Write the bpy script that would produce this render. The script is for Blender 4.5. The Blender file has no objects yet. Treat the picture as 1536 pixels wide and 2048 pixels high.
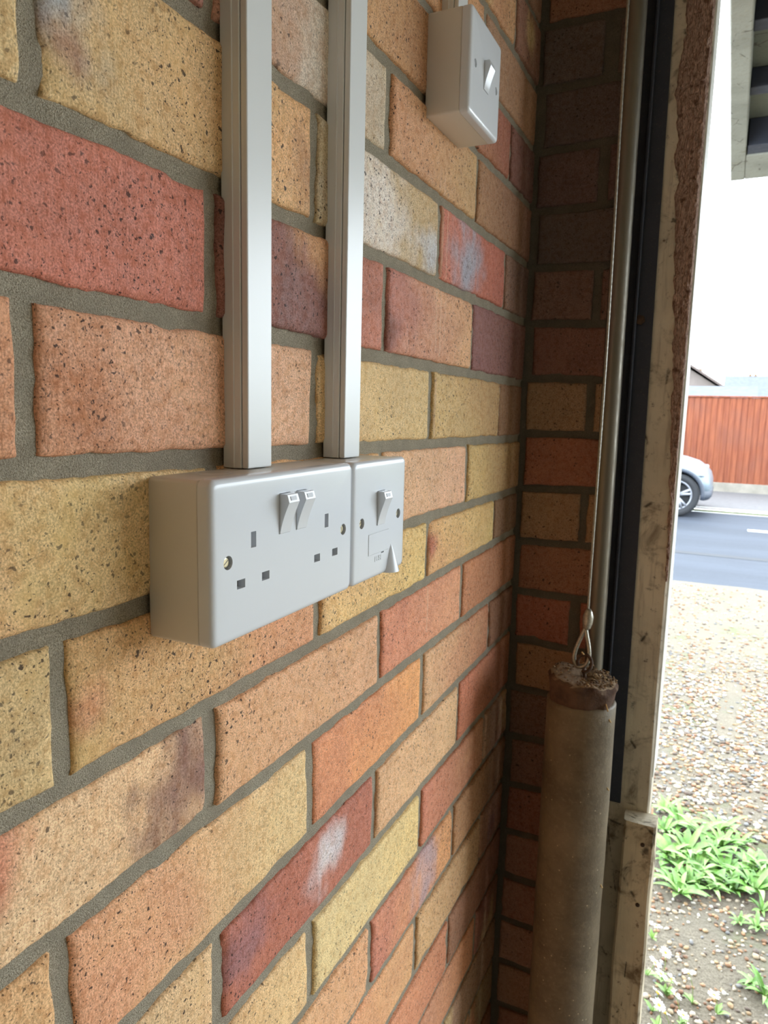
import bpy, bmesh, math, random
import numpy as np
from mathutils import Vector, noise, Matrix
random.seed(7); rng = np.random.default_rng(7)
S = bpy.context.scene
COL = S.collection
PI = math.pi

# ------------------------------------------------------------------ camera
# world: x away from the left wall, y towards the street, z up (metres). z = BED is the mortar bed just above the sockets.
H_CAM = 1.50           # camera height over the drive
BED = H_CAM - 0.02966
F_PX, YAW, PITCH, ROLL = 1429.5, 0.44517, 0.14541, 0.02391
CAM = Vector((0.26588, -0.21463, BED + 0.02966))
fw = Vector((-math.sin(YAW)*math.cos(PITCH), math.cos(YAW)*math.cos(PITCH), -math.sin(PITCH)))
rt = Vector((math.cos(YAW), math.sin(YAW), 0)); up = rt.cross(fw)
rt, up = rt*math.cos(ROLL) + up*math.sin(ROLL), up*math.cos(ROLL) - rt*math.sin(ROLL)
cd = bpy.data.cameras.new('camera'); cam = bpy.data.objects.new('camera', cd); COL.objects.link(cam)
cd.sensor_fit = 'VERTICAL'; cd.sensor_height = 36.0; cd.lens = F_PX/2048*36.0
cd.clip_start = 0.01; cd.clip_end = 500
cam.matrix_world = Matrix(((rt.x, up.x, -fw.x, CAM.x), (rt.y, up.y, -fw.y, CAM.y), (rt.z, up.z, -fw.z, CAM.z), (0, 0, 0, 1)))
cd.dof.use_dof = True; cd.dof.focus_distance = 0.43; cd.dof.aperture_fstop = 24.0
S.camera = cam
def ray(px, py): return fw + rt*((px-768)/F_PX) - up*((py-1024)/F_PX)
def on(px, py, axis, val):
    d = ray(px, py); return CAM + d*((val-CAM[axis])/d[axis])

# ------------------------------------------------------------------ sky, exposure
W = bpy.data.worlds.new('world'); S.world = W; W.use_nodes = True
bg = W.node_tree.nodes['Background']
bg.inputs['Color'].default_value = (0.82, 0.92, 1.0, 1); bg.inputs['Strength'].default_value = 2.2
S.view_settings.view_transform = 'Standard'; S.view_settings.look = 'None'
S.view_settings.exposure = 2.05; S.view_settings.gamma = 1.0; S.view_settings.use_curve_mapping = False
S.cycles.use_denoising = True
S.cycles.max_bounces = 6; S.cycles.diffuse_bounces = 5; S.cycles.glossy_bounces = 3
S.cycles.use_adaptive_sampling = True; S.cycles.adaptive_threshold = 0.03
S.cycles.caustics_reflective = False; S.cycles.caustics_refractive = False
pl = bpy.data.lights.new('opening_portal', 'AREA'); pl.shape = 'RECTANGLE'; pl.size = 2.3; pl.size_y = 2.35
pl.cycles.is_portal = True
po = bpy.data.objects.new('opening_portal', pl); COL.objects.link(po)
po.location = (1.33, 0.98, 1.18); po.rotation_euler = (-PI/2, 0, 0)

# ------------------------------------------------------------------ helpers
def lin(c):
    return tuple(((v/255)/12.92 if v/255 <= 0.04045 else ((v/255+0.055)/1.055)**2.4) for v in c)
def L4(c): return (*lin(c), 1)

def mk(name, verts, faces, mat, parent=None, smooth=False, origin=None, cols=None):
    v = np.asarray([tuple(p) for p in verts], dtype=float)
    if origin is None:
        lo, hi = v.min(0), v.max(0); origin = ((lo[0]+hi[0])/2, (lo[1]+hi[1])/2, lo[2])
    o3 = np.array(origin)
    me = bpy.data.meshes.new(name); me.from_pydata((v-o3).tolist(), [], [list(f) for f in faces])
    if smooth: me.polygons.foreach_set('use_smooth', [True]*len(me.polygons))
    if mat is not None: me.materials.append(mat)
    if cols is not None:
        a = me.color_attributes.new('tint', 'FLOAT_COLOR', 'POINT')
        c = np.ones((len(v), 4)); c[:, :3] = cols; a.data.foreach_set('color', c.ravel())
    me.update()
    o = bpy.data.objects.new(name, me); COL.objects.link(o)
    put(o, origin, parent); return o
def put(o, origin, parent):
    o.location = Vector(origin) - (wloc(parent) if parent else Vector((0, 0, 0)))
    if parent: o.parent = parent
def wloc(o):
    l = o.location.copy()
    while o.parent: o = o.parent; l += o.location
    return l
def bmk(name, bm, mat, parent=None, smooth=False, origin=None):
    bmesh.ops.recalc_face_normals(bm, faces=bm.faces[:])
    bm.verts.index_update()
    v = [x.co.copy() for x in bm.verts]; f = [[y.index for y in x.verts] for x in bm.faces]
    bm.free(); return mk(name, v, f, mat, parent, smooth, origin)
def empty(name, loc):
    o = bpy.data.objects.new(name, None); COL.objects.link(o); o.location = loc; o.empty_display_size = 0.02; return o
def tag(o, label=None, cat=None, group=None, kind=None):
    if label: o['label'] = label
    if cat: o['category'] = cat
    if group: o['group'] = group
    if kind: o['kind'] = kind
    return o
def box(bm, x0, x1, y0, y1, z0, z1, bev=0, seg=2):
    r = bmesh.ops.create_cube(bm, size=1.0)
    vs = r['verts']
    for v in vs:
        v.co = Vector((x0+(v.co.x+.5)*(x1-x0), y0+(v.co.y+.5)*(y1-y0), z0+(v.co.z+.5)*(z1-z0)))
    if bev:
        es = list({e for v in vs for e in v.link_edges})
        bmesh.ops.bevel(bm, geom=es, offset=bev, segments=seg, profile=0.5, affect='EDGES')
def boxo(name, x0, x1, y0, y1, z0, z1, mat, parent=None, bev=0, seg=2, smooth=False):
    bm = bmesh.new(); box(bm, x0, x1, y0, y1, z0, z1, bev, seg); return bmk(name, bm, mat, parent, smooth)
def tube(name, pts, r, mat, parent=None, n=10, smooth=True, closed=False):
    pts = [Vector(p) for p in pts]; rs = r if isinstance(r, (list, tuple)) else [r]*len(pts)
    V, Fc = [], []; ref = None; m = len(pts)
    for i, p in enumerate(pts):
        a = pts[(i-1) % m] if closed or i > 0 else p; b = pts[(i+1) % m] if closed or i < m-1 else p
        t = (b-a).normalized()
        if ref is None: ref = t.orthogonal().normalized()
        ref = (ref - t*ref.dot(t)).normalized(); bi = t.cross(ref)
        for k in range(n):
            an = 2*PI*k/n; V.append(p + (ref*math.cos(an) + bi*math.sin(an))*rs[i])
    for i in range(m if closed else m-1):
        j = (i+1) % m
        for k in range(n): Fc.append((i*n+k, i*n+(k+1) % n, j*n+(k+1) % n, j*n+k))
    if not closed: Fc.append(list(range(n))[::-1]); Fc.append([(m-1)*n+k for k in range(n)])
    return mk(name, V, Fc, mat, parent, smooth)
def rrect(cy, cz, w, h, r, n=6):
    pts = []
    for q, (sy, sz) in enumerate(((1, 1), (-1, 1), (-1, -1), (1, -1))):
        for k in range(n+1):
            a = PI/2*(q + k/n)
            pts.append((cy + sy*(w/2-r) + r*math.cos(a), cz + sz*(h/2-r) + r*math.sin(a)))
    return pts
def loft_bm(cy, cz, w, h, r, prof, n=6, capback=True):
    """stack of rounded rectangles facing +x; prof = [(inset, x)]"""
    bm = bmesh.new(); rings = []
    for ins, x in prof:
        rings.append([bm.verts.new((x, y, z)) for y, z in rrect(cy, cz, w-2*ins, h-2*ins, max(r-ins*0.6, 0.0004), n)])
    m = len(rings[0])
    for a, b in zip(rings, rings[1:]):
        for k in range(m): bm.faces.new((a[k], a[(k+1) % m], b[(k+1) % m], b[k]))
    bm.faces.new(rings[-1]);
    if capback: bm.faces.new(rings[0][::-1])
    return bm
def boolean(o, cutters, op='DIFFERENCE'):
    for c in cutters:
        m = o.modifiers.new('b', 'BOOLEAN'); m.operation = op; m.solver = 'EXACT'; m.object = c
    dg = bpy.context.evaluated_depsgraph_get(); dg.update()
    me = bpy.data.meshes.new_from_object(o.evaluated_get(dg), depsgraph=dg)
    o.modifiers.clear(); old = o.data; o.data = me; me.name = old.name; bpy.data.meshes.remove(old)
    for c in cutters:
        d = c.data; bpy.data.objects.remove(c); bpy.data.meshes.remove(d)
def autosmooth(o, deg=35):
    me = o.data
    bm = bmesh.new(); bm.from_mesh(me)
    for f in bm.faces: f.smooth = True
    for e in bm.edges:
        e.smooth = not (len(e.link_faces) == 2 and e.calc_face_angle(0) > math.radians(deg))
    bm.to_mesh(me); bm.free()

# ------------------------------------------------------------------ materials
class NT:
    def __init__(s, name):
        s.m = bpy.data.materials.new(name); s.m.use_nodes = True; s.t = s.m.node_tree
        s.b = s.t.nodes['Principled BSDF']; s.geo = s.t.nodes.new('ShaderNodeNewGeometry')
    def n(s, kind, **kw):
        x = s.t.nodes.new(kind)
        for k, v in kw.items(): setattr(x, k, v)
        return x
    def l(s, a, b): s.t.links.new(a, b)
    def val(s, sock, v):
        if hasattr(v, 'is_output') or hasattr(v, 'links'): s.l(v, sock)
        else: sock.default_value = v
    def pos(s, scale=(1, 1, 1)):
        mp = s.n('ShaderNodeMapping'); mp.inputs['Scale'].default_value = scale; s.l(s.geo.outputs['Position'], mp.inputs['Vector']); return mp.outputs[0]
    def noise(s, sc, detail=4, rough=.55, vec=None, dist=0):
        x = s.n('ShaderNodeTexNoise'); x.inputs['Scale'].default_value = sc; x.inputs['Detail'].default_value = detail
        x.inputs['Roughness'].default_value = rough; x.inputs['Distortion'].default_value = dist
        s.l(vec if vec is not None else s.geo.outputs['Position'], x.inputs['Vector']); return x.outputs['Fac']
    def voro(s, sc, vec=None, feature='F1', rnd=1):
        x = s.n('ShaderNodeTexVoronoi', feature=feature); x.inputs['Scale'].default_value = sc; x.inputs['Randomness'].default_value = rnd
        s.l(vec if vec is not None else s.geo.outputs['Position'], x.inputs['Vector']); return x
    def ramp(s, f, a, b, va=0, vb=1):
        x = s.n('ShaderNodeMapRange'); x.inputs[1].default_value = a; x.inputs[2].default_value = b
        x.inputs[3].default_value = va; x.inputs[4].default_value = vb; x.interpolation_type = 'SMOOTHSTEP'; s.l(f, x.inputs[0]); return x.outputs[0]
    def math(s, op, a, b=0):
        x = s.n('ShaderNodeMath', operation=op); s.val(x.inputs[0], a); s.val(x.inputs[1], b); return x.outputs[0]
    def mix(s, f, a, b, mode='MIX'):
        x = s.n('ShaderNodeMix', data_type='RGBA', blend_type=mode); s.val(x.inputs[0], f); s.val(x.inputs[6], a); s.val(x.inputs[7], b); return x.outputs[2]
    def bump(s, h, strength=1, dist=.001, normal=None):
        x = s.n('ShaderNodeBump'); x.inputs['Strength'].default_value = strength; x.inputs['Distance'].default_value = dist
        s.l(h, x.inputs['Height'])
        if normal is not None: s.l(normal, x.inputs['Normal'])
        return x.outputs[0]
    def out(s, color, rough=.8, normal=None, metal=0, spec=None):
        s.val(s.b.inputs['Base Color'], color); s.val(s.b.inputs['Roughness'], rough); s.b.inputs['Metallic'].default_value = metal
        if spec is not None: s.b.inputs['Specular IOR Level'].default_value = spec
        if normal is not None: s.l(normal, s.b.inputs['Normal'])
        return s.m
def plain(name, c, rough=.6, metal=0, var=0.0, sc=30, spec=None, bump=0):
    t = NT(name); col = L4(c); nrm = None
    if var:
        f = t.noise(sc, 5); col = t.mix(t.ramp(f, .3, .7), tuple(v*(1-var) for v in col[:3])+(1,), tuple(min(1, v*(1+var)) for v in col[:3])+(1,))
    if bump: nrm = t.bump(t.noise(sc*6, 4), 1, bump)
    return t.out(col, rough, nrm, metal, spec)

def brick_mat():
    t = NT('brick_clay')
    a = t.n('ShaderNodeAttribute', attribute_name='tint').outputs['Color']
    fine = t.noise(900, 2, .7); med = t.noise(170, 3, .65); big = t.noise(38, 3, .6)
    streak = t.noise(1, 2, .6, t.pos((420, 420, 60)))
    c = t.mix(t.ramp(fine, .28, .72), t.mix(1, a, (.70, .66, .61, 1), 'MULTIPLY'), t.mix(1, a, (1.38, 1.38, 1.38, 1), 'MULTIPLY'))
    c = t.mix(t.ramp(med, .44, .70, 0, .55), c, t.mix(1, a, (.74, .56, .42, 1), 'MULTIPLY'))
    c = t.mix(t.ramp(big, .5, .72, 0, .4), c, t.mix(1, a, (1.18, 1.15, 1.0, 1), 'MULTIPLY'))
    c = t.mix(t.ramp(streak, .58, .8, 0, .35), c, t.mix(1, a, (.62, .5, .42, 1), 'MULTIPLY'))
    # burnt specks, three sizes, ragged
    warp = t.n('ShaderNodeVectorMath', operation='ADD')
    nz = t.n('ShaderNodeTexNoise'); nz.inputs['Scale'].default_value = 260; nz.inputs['Detail'].default_value = 3; t.l(t.geo.outputs['Position'], nz.inputs['Vector'])
    sc = t.n('ShaderNodeVectorMath', operation='SCALE'); t.l(nz.outputs['Color'], sc.inputs[0]); sc.inputs['Scale'].default_value = .006
    t.l(t.geo.outputs['Position'], warp.inputs[0]); t.l(sc.outputs[0], warp.inputs[1])
    pits = None
    for s_, rad, keep in ((520, .30, .50), (210, .26, .70), (85, .19, .78), (34, .13, .78)):
        v = t.voro(s_, warp.outputs[0])
        sel = t.n('ShaderNodeSeparateColor'); t.l(v.outputs['Color'], sel.inputs[0])
        m = t.math('MULTIPLY', t.ramp(v.outputs['Distance'], rad*.65, rad, 1, 0), t.math('GREATER_THAN', sel.outputs[0], keep))
        pits = m if pits is None else t.math('MAXIMUM', pits, m)
    c = t.mix(t.math('MULTIPLY', pits, t.ramp(t.noise(7, 2), .32, .62, .35, .92)), c, (.028, .016, .014, 1))
    # thin pale dribbles that ran down the wall
    sep = t.n('ShaderNodeSeparateXYZ'); t.l(t.geo.outputs['Position'], sep.inputs[0]); wob = t.math('MULTIPLY', t.math('SUBTRACT', t.noise(14, 2), .5), .006)
    acc = None
    for y0, z0, z1, w in ((.447, BED+.085, BED+.255, .0012), (.459, BED+.08, BED+.25, .0016), (.471, BED+.09, BED+.235, .001), (.452, BED-.20, BED+.06, .0013)):
        d = t.math('ABSOLUTE', t.math('SUBTRACT', t.math('ADD', sep.outputs[1], wob), y0))
        m = t.math('MULTIPLY', t.ramp(d, w*.5, w*1.5, 1, 0), t.math('MULTIPLY', t.math('GREATER_THAN', sep.outputs[2], z0), t.math('LESS_THAN', sep.outputs[2], z1)))
        m = t.math('MULTIPLY', m, t.math('LESS_THAN', sep.outputs[0], .004))
        acc = m if acc is None else t.math('MAXIMUM', acc, m)
    c = t.mix(t.math('MULTIPLY', acc, .42), c, L4((225, 190, 160)))
    h = t.math('ADD', t.math('MULTIPLY', fine, .35), t.math('MULTIPLY', med, .5))
    h = t.math('ADD', h, t.math('MULTIPLY', streak, .5))
    return t.out(c, t.ramp(med, .3, .7, .62, .9), t.bump(h, .8, .0011), spec=.35)
def mortar_mat(name='mortar_grey', k=1.0):
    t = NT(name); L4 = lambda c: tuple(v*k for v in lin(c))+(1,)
    f = t.noise(1300, 2, .8); g = t.noise(60, 3)
    c = t.mix(t.ramp(f, .3, .7), L4((150, 140, 120)), L4((216, 206, 184)))
    c = t.mix(t.ramp(g, .35, .7, 0, .5), c, L4((164, 154, 136)))
    return t.out(c, .95, t.bump(f, 1, .0022), spec=.2)
def brickwork_mat():
    t = NT('brickwork_plain')
    x = t.n('ShaderNodeTexBrick'); x.inputs['Scale'].default_value = 1; x.inputs['Brick Width'].default_value = .225; x.inputs['Row Height'].default_value = .075
    x.inputs['Mortar Size'].default_value = .005
    x.inputs['Color1'].default_value = L4((186, 148, 100)); x.inputs['Color2'].default_value = L4((165, 105, 78)); x.inputs['Mortar'].default_value = L4((135, 127, 112))
    cx = t.n('ShaderNodeCombineXYZ'); sp = t.n('ShaderNodeSeparateXYZ'); t.l(t.geo.outputs['Position'], sp.inputs[0])
    t.l(t.math('ADD', sp.outputs[0], sp.outputs[1]), cx.inputs[0]); t.l(sp.outputs[2], cx.inputs[1]); t.l(cx.outputs[0], x.inputs['Vector'])
    return t.out(x.outputs['Color'], .9)
def paint_mat(name, base, dirt, rusty, amount=.5, grain=True):
    t = NT(name)
    g = t.noise(1, 5, .6, t.pos((160, 160, 14))); n1 = t.noise(22, 6, .65, dist=.6); n2 = t.noise(75, 5, .7); n3 = t.noise(9, 4, .6)
    c = t.mix(t.ramp(n3, .35, .7), L4(base), tuple(v*.78 for v in lin(base))+(1,))
    c = t.mix(t.ramp(g, .5, .75, 0, .35), c, L4(dirt))
    c = t.mix(t.ramp(n1, .62-.1*amount, .72, 0, .85), c, L4(dirt))
    c = t.mix(t.ramp(n2, .66-.06*amount, .74, 0, .9), c, L4(rusty))
    v = t.voro(11, t.pos((1.6, 1.6, .8)), 'DISTANCE_TO_EDGE')
    cr = t.math('MULTIPLY', t.ramp(v.outputs['Distance'], .0, .025, 1, 0), t.ramp(n1, .5, .6))
    c = t.mix(t.math('MULTIPLY', cr, .8), c, L4((52, 42, 32)))
    return t.out(c, .7, t.bump(t.math('SUBTRACT', t.math('ADD', g, n2), cr), .6, .0015), spec=.3)
def grain_mat(name, a, b, sc=(300, 300, 14), bumpd=.003, dark=None):
    t = NT(name); g = t.noise(1, 6, .7, t.pos(sc), dist=1.2); g2 = t.noise(120, 4)
    c = t.mix(t.ramp(g, .35, .65), L4(a), L4(b))
    if dark: c = t.mix(t.ramp(g2, .55, .7, 0, .8), c, L4(dark))
    return t.out(c, .9, t.bump(g, 1, bumpd), spec=.2)
def plastic_mat(name, c, rough=.3):
    t = NT(name); d = t.noise(8, 2, .4)
    col = t.mix(t.ramp(d, .3, .8, 0, .08), L4(c), tuple(v*.95 for v in lin(c))+(1,))
    return t.out(col, rough, spec=.5)
def steel_mat(name, c, rough=.45, metal=.6, dust=(96, 86, 70), amt=.5):
    t = NT(name); n1 = t.noise(45, 6, .7); n2 = t.noise(600, 3)
    col = t.mix(t.ramp(n1, .5, .75, 0, amt), L4(c), L4(dust)); col = t.mix(t.ramp(n2, .62, .7, 0, .6*amt), col, L4((140, 128, 106)))
    return t.out(col, t.ramp(n1, .3, .7, rough, min(1, rough+.25)), t.bump(n2, .3, .0004), metal)
def weight_mat(name, c, c2, rough=.85, bumpd=.001, specks=True):
    t = NT(name); n1 = t.noise(14, 6, .65); n2 = t.noise(220, 4, .7); v = t.voro(70)
    col = t.mix(t.ramp(n1, .3, .7), L4(c), L4(c2)); col = t.mix(t.ramp(n2, .5, .75, 0, .4), col, tuple(x*1.5 for x in lin(c2))+(1,))
    if specks: col = t.mix(t.ramp(v.outputs['Distance'], .05, .09, .8, 0), col, L4((190, 172, 140)))
    return t.out(col, rough, t.bump(n2, .7, bumpd), spec=.3)
def dusty_mat():
    t = NT('weight_core'); n2 = t.noise(160, 5, .7); n1 = t.noise(50, 5)
    sp = t.n('ShaderNodeSeparateXYZ'); t.l(t.geo.outputs['True Normal'], sp.inputs[0])
    c = t.mix(t.ramp(n1, .3, .7), L4((74, 56, 46)), L4((104, 80, 64)))
    c = t.mix(t.math('MULTIPLY', t.ramp(sp.outputs[2], .55, .85), t.ramp(n2, .25, .6, .4, 1)), c, L4((158, 136, 112)))
    return t.out(c, .95, t.bump(n2, .8, .003), spec=.2)
def tinted(name, rough=.8, var=.25, sc=60, bumpd=.002):
    t = NT(name); a = t.n('ShaderNodeAttribute', attribute_name='tint').outputs['Color']; f = t.noise(sc, 4)
    c = t.mix(t.ramp(f, .3, .7), t.mix(1, a, (1-var, 1-var, 1-var, 1), 'MULTIPLY'), t.mix(1, a, (1+var, 1+var, 1+var, 1), 'MULTIPLY'))
    return t.out(c, rough, t.bump(f, .5, bumpd))
def fence_mat():
    t = NT('fence_boards'); g = t.noise(1, 5, .65, t.pos((22, 22, 1.6))); n = t.noise(1.7, 4)
    c = t.mix(t.ramp(g, .3, .7), L4((104, 50, 29)), L4((130, 72, 45))); c = t.mix(t.ramp(n, .45, .75, 0, .5), c, L4((104, 62, 48)))
    return t.out(c, .85)
def ground_mat():
    t = NT('drive_grit'); f = t.noise(180, 4, .8); g = t.noise(2.2, 5, .6); h = t.noise(9, 5, .6); v = t.voro(75)
    c = t.mix(t.ramp(f, .3, .7), L4((84, 74, 60)), L4((130, 120, 102))); c = t.mix(t.ramp(g, .42, .62, 0, .7), c, L4((102, 95, 82)))
    c = t.mix(t.ramp(h, .6, .75, 0, .6), c, L4((92, 79, 61))); moss = t.math('MULTIPLY', t.ramp(g, .52, .62), t.ramp(h, .45, .6))
    c = t.mix(t.math('MULTIPLY', moss, .5), c, L4((90, 102, 46)))
    return t.out(c, .9, t.bump(t.math('ADD', f, v.outputs['Distance']), 1, .006))
def road_mat():
    t = NT('asphalt'); f = t.noise(90, 3, .8); g = t.noise(1, 4, .6, t.pos((.25, 1.6, 1)))
    c = t.mix(t.ramp(f, .3, .7), L4((42, 45, 53)), L4((58, 63, 72))); c = t.mix(t.ramp(g, .4, .6, 0, .5), c, L4((62, 67, 77)))
    return t.out(c, .75, t.bump(f, .4, .003), spec=.25)
M = dict(brick=brick_mat(), mortar=mortar_mat(), mortar_shade=mortar_mat('mortar_shaded', .42), brickwork=brickwork_mat(),  # second mortar is a darkened copy, the corner's shade put into its colour
    white=plastic_mat('white_plastic', (226, 230, 236), .22), trunk=plastic_mat('trunking_plastic', (228, 230, 230), .3), box=plastic_mat('box_plastic', (228, 226, 220), .38),
    dark=plain('slot_dark', (120, 112, 104), .6), mark=plain('rocker_mark', (204, 207, 212), .5), screw=plain('screw_zinc', (226, 214, 178), .3, .6),
    timber=paint_mat('old_cream_paint', (226, 216, 196), (96, 78, 56), (74, 50, 34), 1.25), block=paint_mat('old_block_paint', (218, 204, 176), (104, 82, 56), (92, 58, 34), 1.2),
    bare=grain_mat('splintered_wood', (150, 112, 96), (246, 214, 196), (700, 700, 120), .004, (120, 84, 68)),
    edge=plain('frame_edge_lit', (226, 224, 216), .5, var=.1, sc=60), plate=steel_mat('dark_steel', (58, 62, 74), .5, .35, (80, 82, 86), .4),
    tube=steel_mat('dusty_tube', (120, 114, 102), .3, .75, (128, 118, 98), .45), cable=plain('wire_rope', (168, 164, 152), .38, .75, .2, 400), hook=plain('rusty_iron', (84, 64, 50), .7, .4, .35, 200, bump=.0006),
    weight=weight_mat('weight_body', (92, 80, 62), (122, 108, 86), .48), core=dusty_mat(),
    crumb=tinted('crumbs', .9), door=paint_mat('door_paint', (140, 141, 132), (120, 116, 100), (70, 62, 50), .5), doorpanel=paint_mat('door_panel_paint', (104, 108, 98), (80, 82, 70), (66, 60, 50), .3),
    concrete=plain('concrete', (130, 124, 114), .9, 0, .2, 8, bump=.002), bounce_white=plain('room_bounce_white', (244, 236, 216), .9, 0, .15, 5), ceil=plain('ceiling_bounce_white', (240, 232, 212), .9, 0, .1, 6),  # unseen walls and ceiling made white to bounce more light inside
    ground=ground_mat(), road=road_mat(), pave=plain('pavement_tar', (88, 86, 87), .8, 0, .12, 14), kerb=plain('kerb_concrete', (90, 87, 82), .85, 0, .12, 12), moss=plain('gutter_moss', (72, 78, 46), .95, 0, .3, 9),
    seam=plain('tar_seam', (40, 42, 47), .8), line=plain('road_paint', (226, 228, 226), .6), fence=fence_mat(), gboard=plain('gravel_board', (130, 124, 114), .9, 0, .15, 5), pebble=tinted('pebbles', .7),
    leaf=plain('leaf_green', (92, 134, 52), .5, 0, .35, 40), leaf2=plain('leaf_pale', (116, 148, 74), .5, 0, .3, 40), petal=plain('petal_white', (236, 234, 230), .6), yolk=plain('daisy_yellow', (226, 178, 48), .6), stem=plain('stem_green', (120, 140, 72), .6),
    car=plain('car_silver', (106, 118, 126), .3, .2), clad=plain('car_cladding', (52, 58, 68), .6), tyre=plain('tyre_rubber', (34, 35, 38), .8), rim=plain('alloy_rim', (140, 142, 148), .35, .5), glass=plain('car_glass', (30, 36, 42), .08), lamp=plain('headlamp', (210, 216, 222), .15, .2),
    hwall=plain('house_render', (112, 102, 98), .9, 0, .06, 3), hbrick=plain('house_brick', (104, 90, 80), .9, 0, .1, 3), roof=plain('roof_slate', (76, 80, 88), .8, 0, .12, 5), tileroof=plain('roof_tile', (88, 76, 72), .8, 0, .12, 5), chim=plain('chimney_brick', (104, 82, 60), .9, 0, .1, 8), hglass=plain('house_glass', (84, 92, 100), .1))

# ------------------------------------------------------------------ structure: room
YE = 0.782           # inner face of the front wall
bedfit = {-4: (1.0, .0235), -3: (4.5, .0074), -2: (2.2, .0114), -1: (-2.9, -.0095), 0: (-3.4, -.0116), 1: (-3.3, -.0102), 2: (-.2, .0025), 3: (2.9, -.0046), 4: (-.8, .006)}
def bed(k, u):
    m, s = bedfit.get(k, (0, 0)); uu = min(max(u, -.1), .79)
    return BED + .075*k + m*.001 + s*(uu-.3) + .0008*noise.noise(Vector((u*9, k*3.7, 1)))
perpoff = {0: {0: -6, 2: 0, 4: -6}, 1: {1: 2, 3: -2.3, 5: -2.9}, 2: {0: 2.8, 2: -2.9, 4: 2.9}, 3: {3: -1.5, 5: -6}, -1: {5: -1.5}, -2: {0: 3.9, 2: 6.6, 4: -3}, -3: {1: -3, 3: 3.5}, -4: {2: 0, 4: -3.4}}
_ro = random.Random(3)
def perp(row, i):
    o = perpoff.get(row, {})
    return .1125*i + (o[i] if i in o else _ro.uniform(-3, 3))*.001

# colours of single bricks: (row, half index) -> (left tone, right tone, extras)
Y1, Y2, OB, PB, RD, OR, PU, BR = (198, 168, 112), (192, 160, 104), (204, 158, 104), (204, 156, 116), (178, 104, 82), (206, 138, 84), (126, 80, 72), (160, 112, 76)
spec = {
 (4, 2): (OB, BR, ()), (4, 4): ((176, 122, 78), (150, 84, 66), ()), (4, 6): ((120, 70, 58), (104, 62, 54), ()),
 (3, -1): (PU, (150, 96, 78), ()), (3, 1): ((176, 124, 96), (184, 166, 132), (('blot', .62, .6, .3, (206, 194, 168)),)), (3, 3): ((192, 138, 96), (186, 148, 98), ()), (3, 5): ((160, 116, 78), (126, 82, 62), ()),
 (2, -2): (Y1, Y1, ()), (2, 0): (Y1, OB, (('blot', .03, .6, .16, (140, 148, 150)), ('blot', .06, .35, .07, (132, 72, 60)), ('blot', .98, .5, .18, (178, 132, 90)))),
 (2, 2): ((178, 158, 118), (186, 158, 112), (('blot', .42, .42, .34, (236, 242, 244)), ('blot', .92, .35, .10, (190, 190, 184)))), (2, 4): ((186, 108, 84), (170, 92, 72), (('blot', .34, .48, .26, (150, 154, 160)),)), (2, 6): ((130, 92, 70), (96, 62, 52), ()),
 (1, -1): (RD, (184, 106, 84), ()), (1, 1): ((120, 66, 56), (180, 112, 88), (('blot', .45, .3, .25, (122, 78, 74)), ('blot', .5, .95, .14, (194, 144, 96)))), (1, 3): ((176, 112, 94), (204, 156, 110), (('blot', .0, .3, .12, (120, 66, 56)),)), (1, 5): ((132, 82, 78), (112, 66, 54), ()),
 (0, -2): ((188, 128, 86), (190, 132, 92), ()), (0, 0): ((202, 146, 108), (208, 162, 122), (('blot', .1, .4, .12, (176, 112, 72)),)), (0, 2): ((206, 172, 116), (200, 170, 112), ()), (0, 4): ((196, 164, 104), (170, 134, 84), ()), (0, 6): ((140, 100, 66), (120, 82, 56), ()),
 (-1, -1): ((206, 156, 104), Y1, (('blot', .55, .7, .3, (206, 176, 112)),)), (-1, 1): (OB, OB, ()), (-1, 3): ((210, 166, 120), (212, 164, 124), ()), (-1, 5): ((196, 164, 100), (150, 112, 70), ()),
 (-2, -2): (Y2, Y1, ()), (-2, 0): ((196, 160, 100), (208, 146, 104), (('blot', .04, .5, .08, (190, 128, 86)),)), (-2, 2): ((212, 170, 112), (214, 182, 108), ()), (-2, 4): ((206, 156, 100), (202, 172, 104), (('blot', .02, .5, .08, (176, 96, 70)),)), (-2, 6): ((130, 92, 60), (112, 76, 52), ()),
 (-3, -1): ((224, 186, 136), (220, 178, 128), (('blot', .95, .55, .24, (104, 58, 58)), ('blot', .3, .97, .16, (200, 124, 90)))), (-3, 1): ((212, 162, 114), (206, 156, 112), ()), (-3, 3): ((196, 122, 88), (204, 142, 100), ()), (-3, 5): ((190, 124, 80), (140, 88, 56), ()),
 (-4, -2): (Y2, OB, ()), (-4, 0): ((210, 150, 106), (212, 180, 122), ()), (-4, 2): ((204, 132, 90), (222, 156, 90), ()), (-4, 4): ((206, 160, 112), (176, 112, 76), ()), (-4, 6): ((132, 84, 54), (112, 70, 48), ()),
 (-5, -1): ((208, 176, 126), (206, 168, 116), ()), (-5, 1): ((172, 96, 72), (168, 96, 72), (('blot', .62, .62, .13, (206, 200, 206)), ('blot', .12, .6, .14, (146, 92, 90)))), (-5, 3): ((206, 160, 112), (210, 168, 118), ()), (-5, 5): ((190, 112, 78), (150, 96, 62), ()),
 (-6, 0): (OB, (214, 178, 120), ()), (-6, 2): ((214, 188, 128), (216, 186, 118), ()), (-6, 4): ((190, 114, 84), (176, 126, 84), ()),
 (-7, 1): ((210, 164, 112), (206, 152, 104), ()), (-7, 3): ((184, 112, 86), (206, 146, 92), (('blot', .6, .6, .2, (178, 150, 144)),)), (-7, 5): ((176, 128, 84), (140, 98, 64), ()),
 (-8, 2): ((206, 140, 96), (200, 150, 98), ()), (-8, 4): ((200, 158, 104), (176, 136, 92), ()), (-9, 3): ((198, 130, 88), (186, 118, 80), ()),
}
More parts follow.
